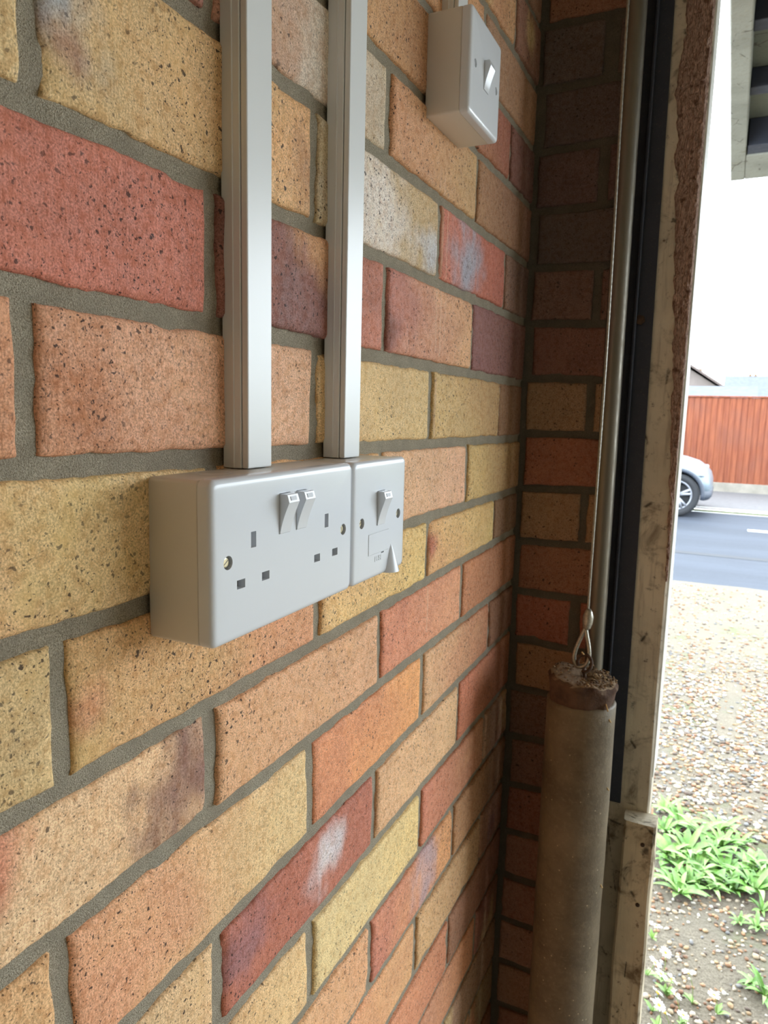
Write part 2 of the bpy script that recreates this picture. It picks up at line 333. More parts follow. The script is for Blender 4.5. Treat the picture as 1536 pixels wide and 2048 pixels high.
palette = [Y1, Y2, OB, PB, RD, OR, PB, (188, 128, 90), (170, 112, 84)]
endspec = {6: (96, 74, 70), 5: (92, 66, 66), 4: (104, 66, 64), 3: (92, 68, 64), 2: (128, 86, 72), 1: (140, 82, 66), 0: (178, 138, 96), -1: (176, 98, 66), -2: (180, 136, 92), -3: (168, 104, 70), -4: (176, 92, 64), -5: (176, 128, 84), -6: (120, 76, 58), -7: (132, 84, 66), -8: (150, 82, 60)}  # end wall tones with the corner's shade in the colour, top rows darkest
def mixc(a, b, f): return tuple(a[i]+(b[i]-a[i])*f for i in range(3))
def clay(c):
    r_, g_, b_ = lin(c); return (min(r_*1.16+.055, .9), min(g_*1.17+.058, .82), min(b_*1.38+.042, .76))
def sst(a, b, x):
    x = min(max((x-a)/(b-a), 0), 1); return x*x*(3-2*x)

def brick_mesh(name, parent, a0, a1, zb, zt, place, tones, nx, nz, seed, depth=.03, lift=0.0):
    """one brick: a0(t), a1(t) = side lines, zb(u), zt(u) = lower and upper lines; place(u, z, out) -> world point"""
    def lines(n, L):
        e = [0, .0009/L, .0028/L]
        return e + [e[-1] + (1-2*e[-1])*(i+1)/(n+1) for i in range(n)] + [1-e[2], 1-e[1], 1]
    u_mid0, u_mid1 = a0(.5), a1(.5); Lu = u_mid1-u_mid0; Lz = zt((u_mid0+u_mid1)/2)-zb((u_mid0+u_mid1)/2)
    ss, ts = lines(nx, Lu), lines(nz, Lz); V, C = [], []
    A, B, ex = tones; A, B = clay(A), clay(B); exl = [(e[1], e[2], e[3], clay(e[4])) for e in ex]
    hw = random.Random(seed)
    for j, t in enumerate(ts):
        for i, s in enumerate(ss):
            u = a0(t)*(1-s) + a1(t)*s
            wob = .0013*noise.noise(Vector((u*55, t*4+seed, seed))) + .0008*noise.noise(Vector((u*190, t*9, seed+5)))
            z = zb(u)*(1-t) + zt(u)*t
            ed = min(s, 1-s)*Lu, min(t, 1-t)*Lz
            dmin = min(ed); k = 1-min(dmin/.003, 1)
            if ed[1] < .004: z += wob*(1 if t > .5 else -1)
            if ed[0] < .004: u += wob*(1 if s > .5 else -1)
            out = lift + .0008*noise.noise(Vector((u*16, z*16, seed*1.7))) + .0003*noise.noise(Vector((u*80, z*80, seed))) - .0022*k*k
            ch = noise.noise(Vector((u*30, z*30, seed+9)))
            if dmin < .008 and ch > .40: out -= (ch-.40)*.010*(1-dmin/.008)
            V.append(place(u, z, out))
            n1 = noise.noise(Vector((u*14, z*20, seed*2.3))); n2 = noise.noise(Vector((u*42, z*42, seed))); n3 = noise.noise(Vector((u*130, z*60, seed+3)))
            c = mixc(A, B, min(max(s + .35*n1 + .12*n2, 0), 1))
            for (es, et, er, ec) in exl:
                d = math.hypot((s-es)*Lu, (t-et)*Lz*1.0)/(er*.215) + .55*n2 + .35*n1 + .35*n3
                c = mixc(c, ec, .88*(1-sst(.15, 1.2, d)))
            g = 1 + .10*n2 + .06*n1
            C.append(tuple(max(v*g, .002) for v in c))
    m, nr = len(ss), len(ts); Fc = []
    for j in range(nr-1):
        for i in range(m-1): Fc.append((j*m+i, j*m+i+1, (j+1)*m+i+1, (j+1)*m+i))
    ring = [i for i in range(m)] + [j*m+m-1 for j in range(1, nr)] + [(nr-1)*m+i for i in range(m-2, -1, -1)] + [j*m for j in range(nr-2, 0, -1)]
    base = len(V); cen = place((u_mid0+u_mid1)/2, (zb(u_mid0)+zt(u_mid0))/2, 0); back = place(0, 0, -depth)-place(0, 0, 0)
    for r in ring: V.append(V[r] + back); C.append(C[r])
    q = len(ring)
    for k in range(q): Fc.append((ring[k], base+k, base+(k+1) % q, ring[(k+1) % q]))
    return mk(name, V, Fc, M['brick'], parent, True, cen, C)

def mortar_grid(name, n_u, n_z, u0, u1, z0, z1, place, seed, extra=None):
    us = np.linspace(u0, u1, n_u); zs = np.linspace(z0, z1, n_z); V, Fc = [], []
    for z in zs:
        k = round((z-BED)/.075)
        for u in us:
            p = Vector((u*60, z*60, seed)); d = abs(z-bed(k, u))
            out = -.0041 + .0011*noise.noise(p) + .0009*noise.noise(p*3.3) + min(d/.006, 1)**2*.0016
            V.append(place(u, z, out))
    for j in range(n_z-1):
        for i in range(n_u-1): Fc.append((j*n_u+i, j*n_u+i+1, (j+1)*n_u+i+1, (j+1)*n_u+i))
    if extra: extra(V, Fc)
    return mk(name, V, Fc, M['mortar'], None, True, (0, 0, 0))

CEIL = 2.5; TOP = 2.37
left = lambda u, z, o: Vector((o, u, z))
def rear(V, Fc):
    b = len(V); V += [Vector((0, -4.6, 0)), Vector((0, -.70, 0)), Vector((0, -.70, CEIL)), Vector((0, -4.6, CEIL))]; Fc.append((b, b+1, b+2, b+3))
wl = mortar_grid('wall_left', 300, 500, -.72, YE+.004, 0.0, CEIL, left, 0, rear)
wl.data.materials.append(M['brickwork']); wl.data.polygons[len(wl.data.polygons)-1].material_index = 1
tag(wl, 'mixed yellow and red brick wall with grey mortar joints', kind='structure')
boxo('brick_core', -.22, -.012, -4.6, .86, 0, CEIL, M['mortar'], wl)
T = .0052
for row in range(-19, 13):
    idx = [i for i in range(-6, 8) if (i-row) % 2 == 0]
    ps = {i: perp(row, i) for i in idx}
    if row % 2 == 0: ps[8] = YE + .004; idx.append(8)
    for i0 in idx[:-1]:
        if i0 not in ps or i0+2 not in ps: continue
        p0, p1 = ps[i0], ps[i0+2]
        if row % 2 == 0 and i0 == 6: p1 = YE + .002
        if p1 > YE: p1 = YE + .002
        if p1 < -.70: continue
        sd = row*13.1 + i0*3.3; rr = random.Random(int(sd*10))
        sp = spec.get((row, i0))
        if sp is None:
            a = rr.choice(palette); b = mixc(a, rr.choice(palette), .5)
            ex = (('blot', rr.choice((.03, .97, .5)), rr.random(), rr.uniform(.1, .2), rr.choice((PU, (190, 130, 90), Y1))),) if rr.random() < .45 else ()
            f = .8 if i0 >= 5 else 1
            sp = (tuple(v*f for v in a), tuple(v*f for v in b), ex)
        near = -.10 < p1 and row > -13 and row < 8
        tl, tr = (rr.uniform(-.0012, .0012) for _ in range(2))
        e1 = T*.2 if p1 > YE else T
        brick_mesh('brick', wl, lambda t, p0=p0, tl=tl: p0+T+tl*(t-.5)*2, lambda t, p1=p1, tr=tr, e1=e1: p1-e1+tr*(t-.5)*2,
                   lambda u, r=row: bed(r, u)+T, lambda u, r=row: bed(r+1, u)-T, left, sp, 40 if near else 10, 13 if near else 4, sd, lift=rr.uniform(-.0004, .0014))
# front wall: inner nib beside the door frame
front = lambda u, z, o: Vector((u, YE-o, z))
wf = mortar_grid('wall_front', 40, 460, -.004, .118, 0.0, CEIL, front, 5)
wf.data.materials[0] = M['mortar_shade']
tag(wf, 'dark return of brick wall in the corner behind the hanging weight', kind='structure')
for row in range(-19, 13):
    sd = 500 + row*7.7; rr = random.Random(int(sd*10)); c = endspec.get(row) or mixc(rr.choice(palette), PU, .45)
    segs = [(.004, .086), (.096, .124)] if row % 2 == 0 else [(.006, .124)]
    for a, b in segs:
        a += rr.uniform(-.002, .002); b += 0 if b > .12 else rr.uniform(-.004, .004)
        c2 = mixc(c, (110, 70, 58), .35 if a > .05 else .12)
        e = T
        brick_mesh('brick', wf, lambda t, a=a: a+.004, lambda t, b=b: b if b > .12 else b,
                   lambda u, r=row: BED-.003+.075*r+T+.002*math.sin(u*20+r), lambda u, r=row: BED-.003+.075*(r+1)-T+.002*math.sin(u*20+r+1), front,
                   (tuple(v*.80 for v in c), tuple(v*.78 for v in c2), ()), 16 if b-a > .05 else 4, 10, sd+a*100, depth=.02, lift=rr.uniform(-.001, .002))  # brick tones scaled down again for the dim corner
boxo('inner_core', -.012, .118, YE+.008, .8615, 0, CEIL, M['mortar'], wf)
# outer leaf whose stepped edge shows past the frame
boxo('mortar_core', -.22, .1965, .862, .96, 0, CEIL, M['mortar'], wf)
for row in range(-19, 13):
    rr = random.Random(900+row); x1 = .2035 + rr.uniform(-.0022, .0022); z0 = BED-.003+.075*row+.005; z1 = z0+.065
    c = np.array(lin(rr.choice(palette)))
    bm = bmesh.new(); box(bm, .100 if row % 2 else -.004, x1, .8615, .966, z0+rr.uniform(-.001, .001), min(z1, CEIL), .002, 1)
    o = bmk('brick', bm, M['brick'], wf); a = o.data.color_attributes.new('tint', 'FLOAT_COLOR', 'POINT')
    a.data.foreach_set('color', np.tile(np.append(c, 1), len(o.data.vertices)))
# rest of the garage shell
def struct(o, label=None): o['kind'] = 'structure'; o['label'] = label or o.name.replace('_', ' ') + ' of the garage'; return o
struct(boxo('floor', -.05, 2.85, -4.65, .99, -.10, 0, M['concrete']), 'grey concrete garage floor')
struct(boxo('ceiling', -.05, 2.85, -4.65, .966, CEIL, CEIL+.08, M['ceil']), 'board ceiling above the garage')
struct(boxo('wall_right', 2.75, 2.85, -4.65, .966, 0, CEIL, M['bounce_white']), 'unseen white block side wall opposite the sockets')
struct(boxo('wall_back', -.05, 2.75, -4.65, -4.55, 0, CEIL, M['bounce_white']), 'unseen white block wall at the rear of the garage')
struct(boxo('wall_front_pier', 2.48, 2.75, .79, .966, 0, CEIL, M['brickwork']), 'brick pier on the far side of the door opening')
struct(boxo('wall_front_lintel', .204, 2.48, .79, .966, TOP, CEIL, M['brickwork']), 'lintel band above the door opening')

# ------------------------------------------------------------------ timber door post
def post(name, x0, x1, y0, y1, z0, z1, mat, parent, nz=60, amp=.0012, seed=1, bev=.0025):
    V, Fc = [], []; prof = [(x0+bev, y0), (x1-bev, y0), (x1, y0+bev), (x1, y1), (x0, y1), (x0, y0+bev)]
    # denser across the face
    pts = []
    for a, b in zip(prof, prof[1:]+prof[:1]):
        n = max(1, int(math.hypot(b[0]-a[0], b[1]-a[1])/.012))
        pts += [(a[0]+(b[0]-a[0])*k/n, a[1]+(b[1]-a[1])*k/n) for k in range(n)]
    m = len(pts)
    for j in range(nz+1):
        z = z0+(z1-z0)*j/nz
        for (x, y) in pts:
            q = Vector((x*40, y*40, z*9+seed))
            V.append((x+amp*noise.noise(q), y+amp*noise.noise(q+Vector((9, 3, 1))), z))
    for j in range(nz):
        for k in range(m): Fc.append((j*m+k, j*m+(k+1) % m, (j+1)*m+(k+1) % m, (j+1)*m+k))
    Fc.append(list(range(m))[::-1]); Fc.append([nz*m+k for k in range(m)])
    return mk(name, V, Fc, mat, parent, False)
trim = post('trim_1', .1195, .2085, .785, .8605, 0, TOP, M['timber'], None, 160)
tag(trim, 'weathered cream painted timber door post with grime and splintered edge', kind='structure')
boxo('lit_edge_strip', .2078, .2106, .790, .858, 1.0, TOP-.005, M['edge'], trim, .0006, 1)  # pale strip: skylight on the post's outer side put into its colour
# splintered bare strip along the inner face: ragged lip of torn fibres
pz = [(0, 174), (60, 176), (110, 174), (150, 170.5), (300, 176), (400, 180), (500, 183.5), (650, 190), (800, 195), (1000, 202), (1150, 205)]
V, Fc = [], []; n = 220; z_lo, z_hi = BED-.19, BED+.62
for j in range(n+1):
    z = z_lo+(z_hi-z_lo)*j/n
    tab = [(on(1350, p, 1, .784).z, x*.001) for p, x in pz][::-1]
    xl = np.interp(z, [a for a, b in tab], [b for a, b in tab]) + .0035*noise.noise(Vector((0, 3, z*40))) + .002*noise.noise(Vector((0, 8, z*140)))
    xl = min(xl, .2068)
    for i in range(13):
        s = i/12; x = xl+(.2084-xl)*s
        e = .0008+.0032*min(s*4, 1)*(1-.55*s)
        rough = noise.noise(Vector((x*330+z*90, 0, z*120)))*.0022 + noise.noise(Vector((x*700, 4, z*60)))*.0012
        V.append((x, .7852-e*(.6 if 0 < i < 12 else 0)-(rough+.001 if 0 < i < 12 else -.001), z))
for j in range(n):
    for i in range(12): Fc.append((j*13+i, j*13+i+1, (j+1)*13+i+1, (j+1)*13+i))
bw = mk('splintered_strip', V, Fc, M['bare'], trim, False); bw['label'] = 'bare brown splintered wood where paint has torn away'
blk = post('repair_block', .1795, .2215, .752, .786, .0, BED-.522, M['block'], trim, 70, .0016, 4, .003)
blk['label'] = 'proud timber block nailed over the foot of the post'
for px, py in ((1285, 1690), (1275, 1810)):
    p = on(px, py, 1, .7515); tube('nail_head', [(p.x, .7525, p.z), (p.x, .7508, p.z)], .0028, M['hook'], trim, 10)

# ------------------------------------------------------------------ open up-and-over door (seen from below, outside the opening)
DZ = CAM.z+.695
door = empty('door_1', (1.33, .45, DZ)); tag(door, 'open timber garage door leaf held level above the drive', kind='structure')
post_kw = dict(bev=.002)
boxo('stile', .205, .243, .45, 2.27, DZ, DZ+.072, M['door'], door, .003)
boxo('stile', 2.385, 2.423, .45, 2.27, DZ, DZ+.072, M['door'], door, .003)
boxo('end_rail', .243, 2.385, 2.055, 2.27, DZ+.001, DZ+.072, M['door'], door, .003)
boxo('end_rail', .243, 2.385, .45, .55, DZ+.001, DZ+.072, M['door'], door, .003)
for y in (1.02, 1.375, 1.68): boxo('cross_rail', .243, 2.385, y, y+.045, DZ+.030, DZ+.072, M['plate'], door, .002)  # rails given a dark steel colour to stand for their shaded faces
for i in range(15):
    x0 = .208+i*.1475; boxo('board', x0, x0+.1473, .452, 2.268, DZ+.0725, DZ+.088, M['doorpanel'], door, .0015, 1)
boxo('end_shade_bar', .246, 2.382, 1.985, 2.052, DZ+.004, DZ+.072, M['plate'], door, .002)  # dark bar added for the shade on the end rail's inner face

# ------------------------------------------------------------------ trunking
def trunking(y0, zb, zt, label):
    r = empty('cable_trunking', (0, y0+.0125, zb)); tag(r, label, 'trunking', 'white cable trunking on the brick wall')
    w = .025; bm = bmesh.new(); box(bm, -.001, .0118, y0, y0+w, zb, zt, .0004, 1); bmk('trunking_base', bm, M['trunk'], r)
    bm = bmesh.new(); box(bm, .0122, .0165, y0+.0006, y0+w-.0006, zb, zt, .0008, 2); bmk('trunking_lid', bm, M['trunk'], r)
    bm = bmesh.new(); box(bm, .0062, .0074, y0-.0006, y0+w+.0006, zb, zt, .0003, 1); bmk('lid_clip_ridge', bm, M['trunk'], r)
    return r
SB = BED-.0075          # top of the socket boxes
trunking(.1235, SB, CEIL-.005, 'white square trunking rising from the top of the double socket, the left one')
trunking(.2385, SB, CEIL-.005, 'white square trunking rising where double socket and fused spur meet, the middle one')
trunking(.4370, BED+.3695, CEIL-.005, 'short visible end of white trunking entering the light switch box from above')

# ------------------------------------------------------------------ sockets and switch
def pattress(name, y0, w, zc, h, D, parent):
    bm = loft_bm(y0+w/2, zc, w-.0012, h-.0012, .0022, [(0.0006, 0), (0, .0012), (0, D-.0008), (.0007, D)])
    o = bmk(name, bm, M['box'], parent); autosmooth(o, 30); return o
PROF = [(.0004, 0), (0, .0005), (0, .0058), (.0002, .0068), (.0007, .0077), (.0015, .0084), (.0026, .0088), (.0040, .009)]
def plate(y0, w, zc, h, D, parent):
    bm = loft_bm(y0+w/2, zc, w, h, .0045, [(i, D+x) for i, x in PROF], 8)
    return bmk('face_plate', bm, M['white'], parent)
def cutbox(y, z, w, h, x0, x1): return boxo('cut', x0, x1, y-w/2, y+w/2, z-h/2, z+h/2, None)
def cutcyl(y, z, r, x0, x1): return tube('cut', [(x0, y, z), (x1, y, z)], r, None, None, 20)
def rocker(y, zc, w, h, xf, parent, proud=.0066):
    zs = zc-h/2; prof = [(xf-.002, zs), (xf+.0006, zs)]
    for k in range(1, 9):
        t = k/8; prof.append((xf+.0006+(proud-.0006)*(t**1.35), zs+h*.80*t))
    prof += [(xf+proud*.80, zs+h*.985), (xf+proud*.70, zs+h), (xf-.002, zs+h)]
    bm = bmesh.new(); A = [bm.verts.new((x, y-w/2, z)) for x, z in prof]; B = [bm.verts.new((x, y+w/2, z)) for x, z in prof]; m = len(prof)
    for k in range(m): bm.faces.new((A[k], A[(k+1) % m], B[(k+1) % m], B[k]))
    bm.faces.new(A[::-1]); bm.faces.new(B)
    es = [e for e in bm.edges if len(e.link_faces) == 2 and e.calc_face_angle(0) > .5]
    bmesh.ops.bevel(bm, geom=es, offset=.0005, segments=2, profile=.5, affect='EDGES')
    o = bmk('rocker_switch', bm, M['white'], parent); autosmooth(o, 25)
    # grey mark on the cap facet of the rocker
    k0, k1 = prof[-4], prof[-3]; P = lambda f, s: (k0[0]+(k1[0]-k0[0])*f+.00022, y+s*w*.28, k0[1]+(k1[1]-k0[1])*f+.0001)
    mk('rocker_mark', [P(.22, -1), P(.22, 1), P(.78, 1), P(.78, -1)], [(0, 1, 2, 3)], M['mark'], o)
    return o
def screw(y, z, x, parent, ang):
    o = tube('screw', [(x-.0015, y, z), (x-.0002, y, z), (x, y, z)], [.0026, .0026, .0020], M['screw'], parent, 16, False)
    d = Vector((0, math.cos(ang), math.sin(ang))); n = Vector((0, -math.sin(ang), math.cos(ang))); c = Vector((x+.00005, y, z))
    mk('screw_slot', [c+d*.0019+n*.0003, c-d*.0019+n*.0003, c-d*.0019-n*.0003, c+d*.0019-n*.0003], [(0, 1, 2, 3)], M['dark'], o)
def outline(y0, y1, z0, z1, x, parent, name, w=.00035):
    V, Fc = [], []
    for (a, b, c, d) in ((y0, y1, z0, z0+w), (y0, y1, z1-w, z1), (y0, y0+w, z0, z1), (y1-w, y1, z0, z1)):
        k = len(V); V += [(x, a, c), (x, b, c), (x, b, d), (x, a, d)]; Fc.append((k, k+1, k+2, k+3))
    mk(name, V, Fc, M['mark'], parent)
BD, FR = .033, .042
Z1 = SB-.043
# double socket
Y0 = .0595
so = empty('double_socket', (0, Y0+.073, SB-.086)); tag(so, 'white double switched plug socket on a surface box, with two rockers', 'socket')
pattress('back_box', Y0, .146, Z1, .086, BD, so)
fp = plate(Y0, .146, Z1, .086, BD, so); cuts = []
for cy in (.0345, .1115):
    cuts.append(cutbox(Y0+cy, Z1+.0088, .0046, .0086, FR-.006, FR+.01))
    for s in (-1, 1): cuts.append(cutbox(Y0+cy+s*.0111, Z1-.0132, .0070, .0048, FR-.006, FR+.01))
for s in (-1, 1): cuts.append(cutcyl(Y0+.073+s*.0603, Z1, .0037, FR-.005, FR+.01))
for s in (-1, 1): cuts.append(cutbox(Y0+.073+s*.0088, Z1+.0195, .0112, .0232, FR-.004, FR+.01))
boolean(fp, cuts); autosmooth(fp, 30)
for cy in (.0345, .1115):
    for (dy, dz, w, h) in ((0, .0088, .0046, .0086), (-.0111, -.0132, .007, .0048), (.0111, -.0132, .007, .0048)):
        boxo('shutter', FR-.0062, FR-.0048, Y0+cy+dy-w/2, Y0+cy+dy+w/2, Z1+dz-h/2, Z1+dz+h/2, M['dark'], fp)
for s, a in ((-1, .6), (1, 1.9)): screw(Y0+.073+s*.0603, Z1, FR-.0014, fp, a)
for s in (-1, 1): rocker(Y0+.073+s*.0088, Z1+.0195, .0106, .0226, FR, so)
def knock(y, x, parent):
    V, Fc = [], []
    for k in range(20):
        a = 2*PI*k/20
        for r in (1, .86): V.append((x+.009*r*math.cos(a), y+.011*r*math.sin(a), SB+.00025))
    for k in range(20): Fc.append((2*k, 2*k+1, 2*((k+1) % 20)+1, 2*((k+1) % 20)))
    mk('knockout_ring', V, Fc, M['box'], parent)
knock(Y0+.033, .017, so)
# fused spur
Y2s = Y0+.1472
fs = empty('fused_spur', (0, Y2s+.043, SB-.086)); tag(fs, 'white fused spur unit with one rocker and fuse holder beside the double socket', 'switch')
pattress('back_box', Y2s, .086, Z1, .086, BD, fs)
fp = plate(Y2s, .086, Z1, .086, BD, fs); yc = Y2s+.043; cuts = [cutcyl(yc+s*.0302, Z1, .0037, FR-.005, FR+.01) for s in (-1, 1)]
cuts.append(cutbox(yc-.0005, Z1+.008, .0124, .0252, FR-.004, FR+.01)); cuts.append(cutbox(yc-.002+.006, Z1-.0255, .0045, .0014, FR-.002, FR+.01))
boolean(fp, cuts); autosmooth(fp, 30)
for s, a in ((-1, .3), (1, .9)): screw(yc+s*.0302, Z1, FR-.0016, fp, a)
rocker(yc-.0005, Z1+.008, .0118, .0246, FR, fs)
fc = boxo('fuse_carrier', FR-.002, FR+.00035, yc-.0195, yc+.0135, Z1-.0250, Z1-.0095, M['white'], fs, .0003, 1)
outline(yc-.0197, yc+.0137, Z1-.0252, Z1-.0093, FR+.0001, fs, 'carrier_gap')
cu = bpy.data.curves.new('fuse_text', 'FONT'); cu.body = 'FUSE'; cu.size = .0058; cu.extrude = .00012; cu.align_x = 'CENTER'; cu.align_y = 'CENTER'
to = bpy.data.objects.new('fuse_text', cu); COL.objects.link(to); dg = bpy.context.evaluated_depsgraph_get(); dg.update()
tm = bpy.data.meshes.new_from_object(to.evaluated_get(dg), depsgraph=dg); bpy.data.objects.remove(to)
tx = bpy.data.objects.new('fuse_lettering', tm); COL.objects.link(tx); tm.materials.clear(); tm.materials.append(M['white']); tx.parent = fs
tx.location = Vector((FR+.00012, yc-.003, Z1-.0292))-fs.location; tx.rotation_euler = (PI/2, 0, PI/2)
# flex outlet: half cone swelling towards the lower edge
V, Fc = [], []; n = 14
for j, t in enumerate((0, .15, .4, .7, 1)):
    z = Z1-.0215-.0212*t; r = .0006+.0082*t**.85
    for k in range(n+1):
        a = PI*k/n; V.append((FR-.0012*t+r*.95*math.sin(a)-.0006, yc+.0185+r*math.cos(a), z))
for j in range(4):
    for k in range(n): Fc.append((j*(n+1)+k, j*(n+1)+k+1, (j+1)*(n+1)+k+1, (j+1)*(n+1)+k))
Fc.append([4*(n+1)+k for k in range(n+1)])
fo = mk('flex_outlet', V, Fc, M['white'], fs, True); autosmooth(fo, 50)
# light switch further along, higher up
Y3, Z3 = .4065, BED+.3265
ls = empty('light_switch', (0, Y3+.043, Z3-.043)); tag(ls, 'white single light switch on a square surface box high by the corner', 'switch')
pattress('back_box', Y3, .086, Z3, .086, .032, ls)
fp = plate(Y3, .086, Z3, .086, .032, ls); FX = .041
boolean(fp, [cutcyl(Y3+.043+s*.0302, Z3, .0034, FX-.005, FX+.01) for s in (-1, 1)] + [cutbox(Y3+.043, Z3, .0134, .0244, FX-.004, FX+.01)]); autosmooth(fp, 30)
for s in (-1, 1): tube('screw_cap', [(FX-.0035, Y3+.043+s*.0302, Z3), (FX-.0012, Y3+.043+s*.0302, Z3)], .0032, M['white'], fp, 16)
rocker(Y3+.043, Z3, .0128, .0238, FX, ls, .0062)

# ------------------------------------------------------------------ door gear: track, cable, counterweight
gt = empty('guide_track', (.14, .766, 0)); tag(gt, 'dark steel door guide with a dusty round tube on the timber post', 'door track')
V = []; zb, zt = BED-.515, 2.36
V = [(.127, .7805, zb), (.1708, .7805, zb), (.1600, .7805, zt), (.122, .7805, zt)]; V += [(x, .7845, z) for x, y, z in V]
mk('back_plate', V, [(0, 1, 2, 3), (7, 6, 5, 4), (0, 4, 5, 1), (1, 5, 6, 2), (2, 6, 7, 3), (3, 7, 4, 0)], M['plate'], gt)
boxo('plate_fold', .1425, .1465, .771, .7806, zb, zt, M['plate'], gt, .001, 1)
tube('guide_tube', [(.1285+(.1225-.1285)*k/24, .7505, .35+(2.35-.35)*k/24) for k in range(25)], .0122, M['tube'], gt, 24)
for px, py in ((1287, 640),):
    p = on(px, py, 1, .78); tube('bolt_head', [(p.x-.004, .7806, p.z), (p.x-.004, .7765, p.z)], .0065, M['hook'], gt, 6, False)

WX, WY = .1225, .690
WT = BED-.306
# weight: pipe body with a broken plug of concrete standing out of its top
def lathe(name, prof, cx, cy, mat, parent, n=48, amp=.0008, seed=0, tilt=None, fr=40):
    V, Fc = [], []
    for (r, z) in prof:
        for k in range(n):
            a = 2*PI*k/n; q = Vector((math.cos(a)*r*fr, math.sin(a)*r*fr, z*fr*.6+seed)); rr = max(r + (amp*noise.noise(q) if r > .004 else 0), .0001)
            x, y = cx+rr*math.cos(a), cy+rr*math.sin(a); zz = z + (tilt(x, y, z, a) if tilt else 0); V.append((x, y, zz))
    m = len(prof)
    for j in range(m-1):
        for k in range(n): Fc.append((j*n+k, j*n+(k+1) % n, (j+1)*n+(k+1) % n, (j+1)*n+k))
    Fc.append(list(range(n))[::-1]); Fc.append([(m-1)*n+k for k in range(n)])
    return mk(name, V, Fc, mat, parent, True)
cw = empty('counterweight', (WX, WY, .26)); tag(cw, 'long grey cylindrical counterweight with broken concrete top hanging in corner', 'weight')
R = .0432
lathe('weight_tube', [(R*.97, .26)] + [(R, .264+(WT-.031-.264)*k/40) for k in range(41)] + [(R-.0015, WT-.0285), (R-.004, WT-.028)], WX, WY, M['weight'], cw, 56, .0007)
def rim(x, y, z, a):
    if z < WT-.012: return 0
    return .004*noise.noise(Vector((x*60, y*60, 3))) + .003*noise.noise(Vector((x*160, y*160, 5))) - .10*(x-WX)*(1 if z > WT-.008 else .6)
cp = lathe('weight_plug', [(R-.0025, WT-.05), (R-.0022, WT-.026), (R-.0006, WT-.014), (R+.0004, WT-.004), (R-.003, WT+.001), (R*.78, WT+.002), (R*.55, WT+.0012), (R*.3, WT+.002), (R*.1, WT+.002)], WX, WY, M['core'], cw, 64, .0035, 9, rim, 60)
cp['label'] = 'rough broken concrete plug'
# open iron hook rising from the plug
hk = []
for k in range(8): hk.append((WX+.003, WY-.006, WT-.012+.0035*k))
for k in range(26):
    a = -PI*.55+1.75*PI*k/25; hk.append((WX+.0035+.0095*math.cos(a)*.9-.002*k/25, WY-.006-.004+.006*math.sin(a*.7), WT+.0215+.0095*math.sin(a)))
tube('hook', hk, .0021, M['hook'], cw, 10)
vs, fc, cl = [], [], []
ico = bmesh.new(); bmesh.ops.create_icosphere(ico, subdivisions=1, radius=1); iv = np.array([v.co[:] for v in ico.verts]); ifc = [[v.index for v in f.verts] for f in ico.faces]; ico.free()
for i in range(520):
    a, r = random.uniform(0, 2*PI), R*math.sqrt(random.random())*.96
    x, y = WX+r*math.cos(a), WY+r*math.sin(a)
    if (x-WX) < .002 and random.random() < .8: continue
    z = WT+.003+.0035*noise.noise(Vector((x*60, y*60, 3)))-.10*(x-WX); s = random.uniform(.0005, .0016)
    k = len(vs); vs += (iv*np.array([s*random.uniform(.6, 2.2), s*random.uniform(.6, 2), s*.8])+np.array([x, y, z])).tolist(); fc += [[q+k for q in f] for f in ifc]
    c = lin(random.choice([(150, 122, 88), (122, 96, 70), (176, 150, 112), (96, 74, 56)])); cl += [c]*len(iv)
cr = mk('dirt_crumbs', vs, fc, M['crumb'], cw, False, cols=cl); cr['kind'] = 'stuff'; cr['label'] = 'loose crumbs and straw on top'
for px, py, ln in ((1212, 1418, .009), (1216, 1448, .004), (1210, 1590, .004), (1199, 1790, .005), (1170, 1300, .003)):
    d = ray(px, py); p = CAM+d*((WY-.030-CAM.y)/d.y); a = math.atan2(p.y-WY, p.x-WX)
    a = min(max(math.atan2(-math.sqrt(max(R*R-min(abs(p.x-WX), R*.97)**2, 0)), min(max(p.x-WX, -R*.97), R*.97)), -PI), 0)
    c = Vector((WX+math.cos(a)*(R+.0008), WY+math.sin(a)*(R+.0008), p.z)); tube('straw_chip', [c+Vector((-.0016, 0, ln/2)), c+Vector((.0014, 0, -ln/2))], .0009, M['crumb'], cw, 6)
for o in list(cw.children):
    if o.name.startswith('straw_chip'):
        a = o.data.color_attributes.new('tint', 'FLOAT_COLOR', 'POINT'); a.data.foreach_set('color', np.tile(np.append(lin((206, 172, 118)), 1), len(o.data.vertices)))
# wire rope with ferrule and thimble eye
cb = empty('wire_rope', (WX+.002, WY, WT+.034)); tag(cb, 'thin twisted steel wire rope holding up the grey counterweight', 'cable')
z0, z1 = BED-.222, 2.46; V, Fc = [], []; n = 18; st = 520
for j in range(st+1):
    z = z0+(z1-z0)*j/st
    x = WX+.0018-.0012*(z-z0)+.0008*math.sin(z*9)
    for k in range(n):
        a = 2*PI*k/n; r = .00145*(1+.22*math.cos(6*(a-z*150))); V.append((x+r*math.cos(a), WY+r*math.sin(a), z))
for j in range(st):
    for k in range(n): Fc.append((j*n+k, j*n+(k+1) % n, (j+1)*n+(k+1) % n, (j+1)*n+k))
mk('rope', V, Fc, M['cable'], cb, True)
zf = z0+.002
tube('ferrule', [(WX+.002, WY, zf+.004), (WX+.002, WY, zf), (WX+.002, WY, zf-.006), (WX+.0015, WY, zf-.014), (WX+.0008, WY, zf-.021), (WX+.0005, WY, zf-.0235)], [.0024, .0048, .0066, .0064, .005, .0028], M['cable'], cb, 16)
eye = []
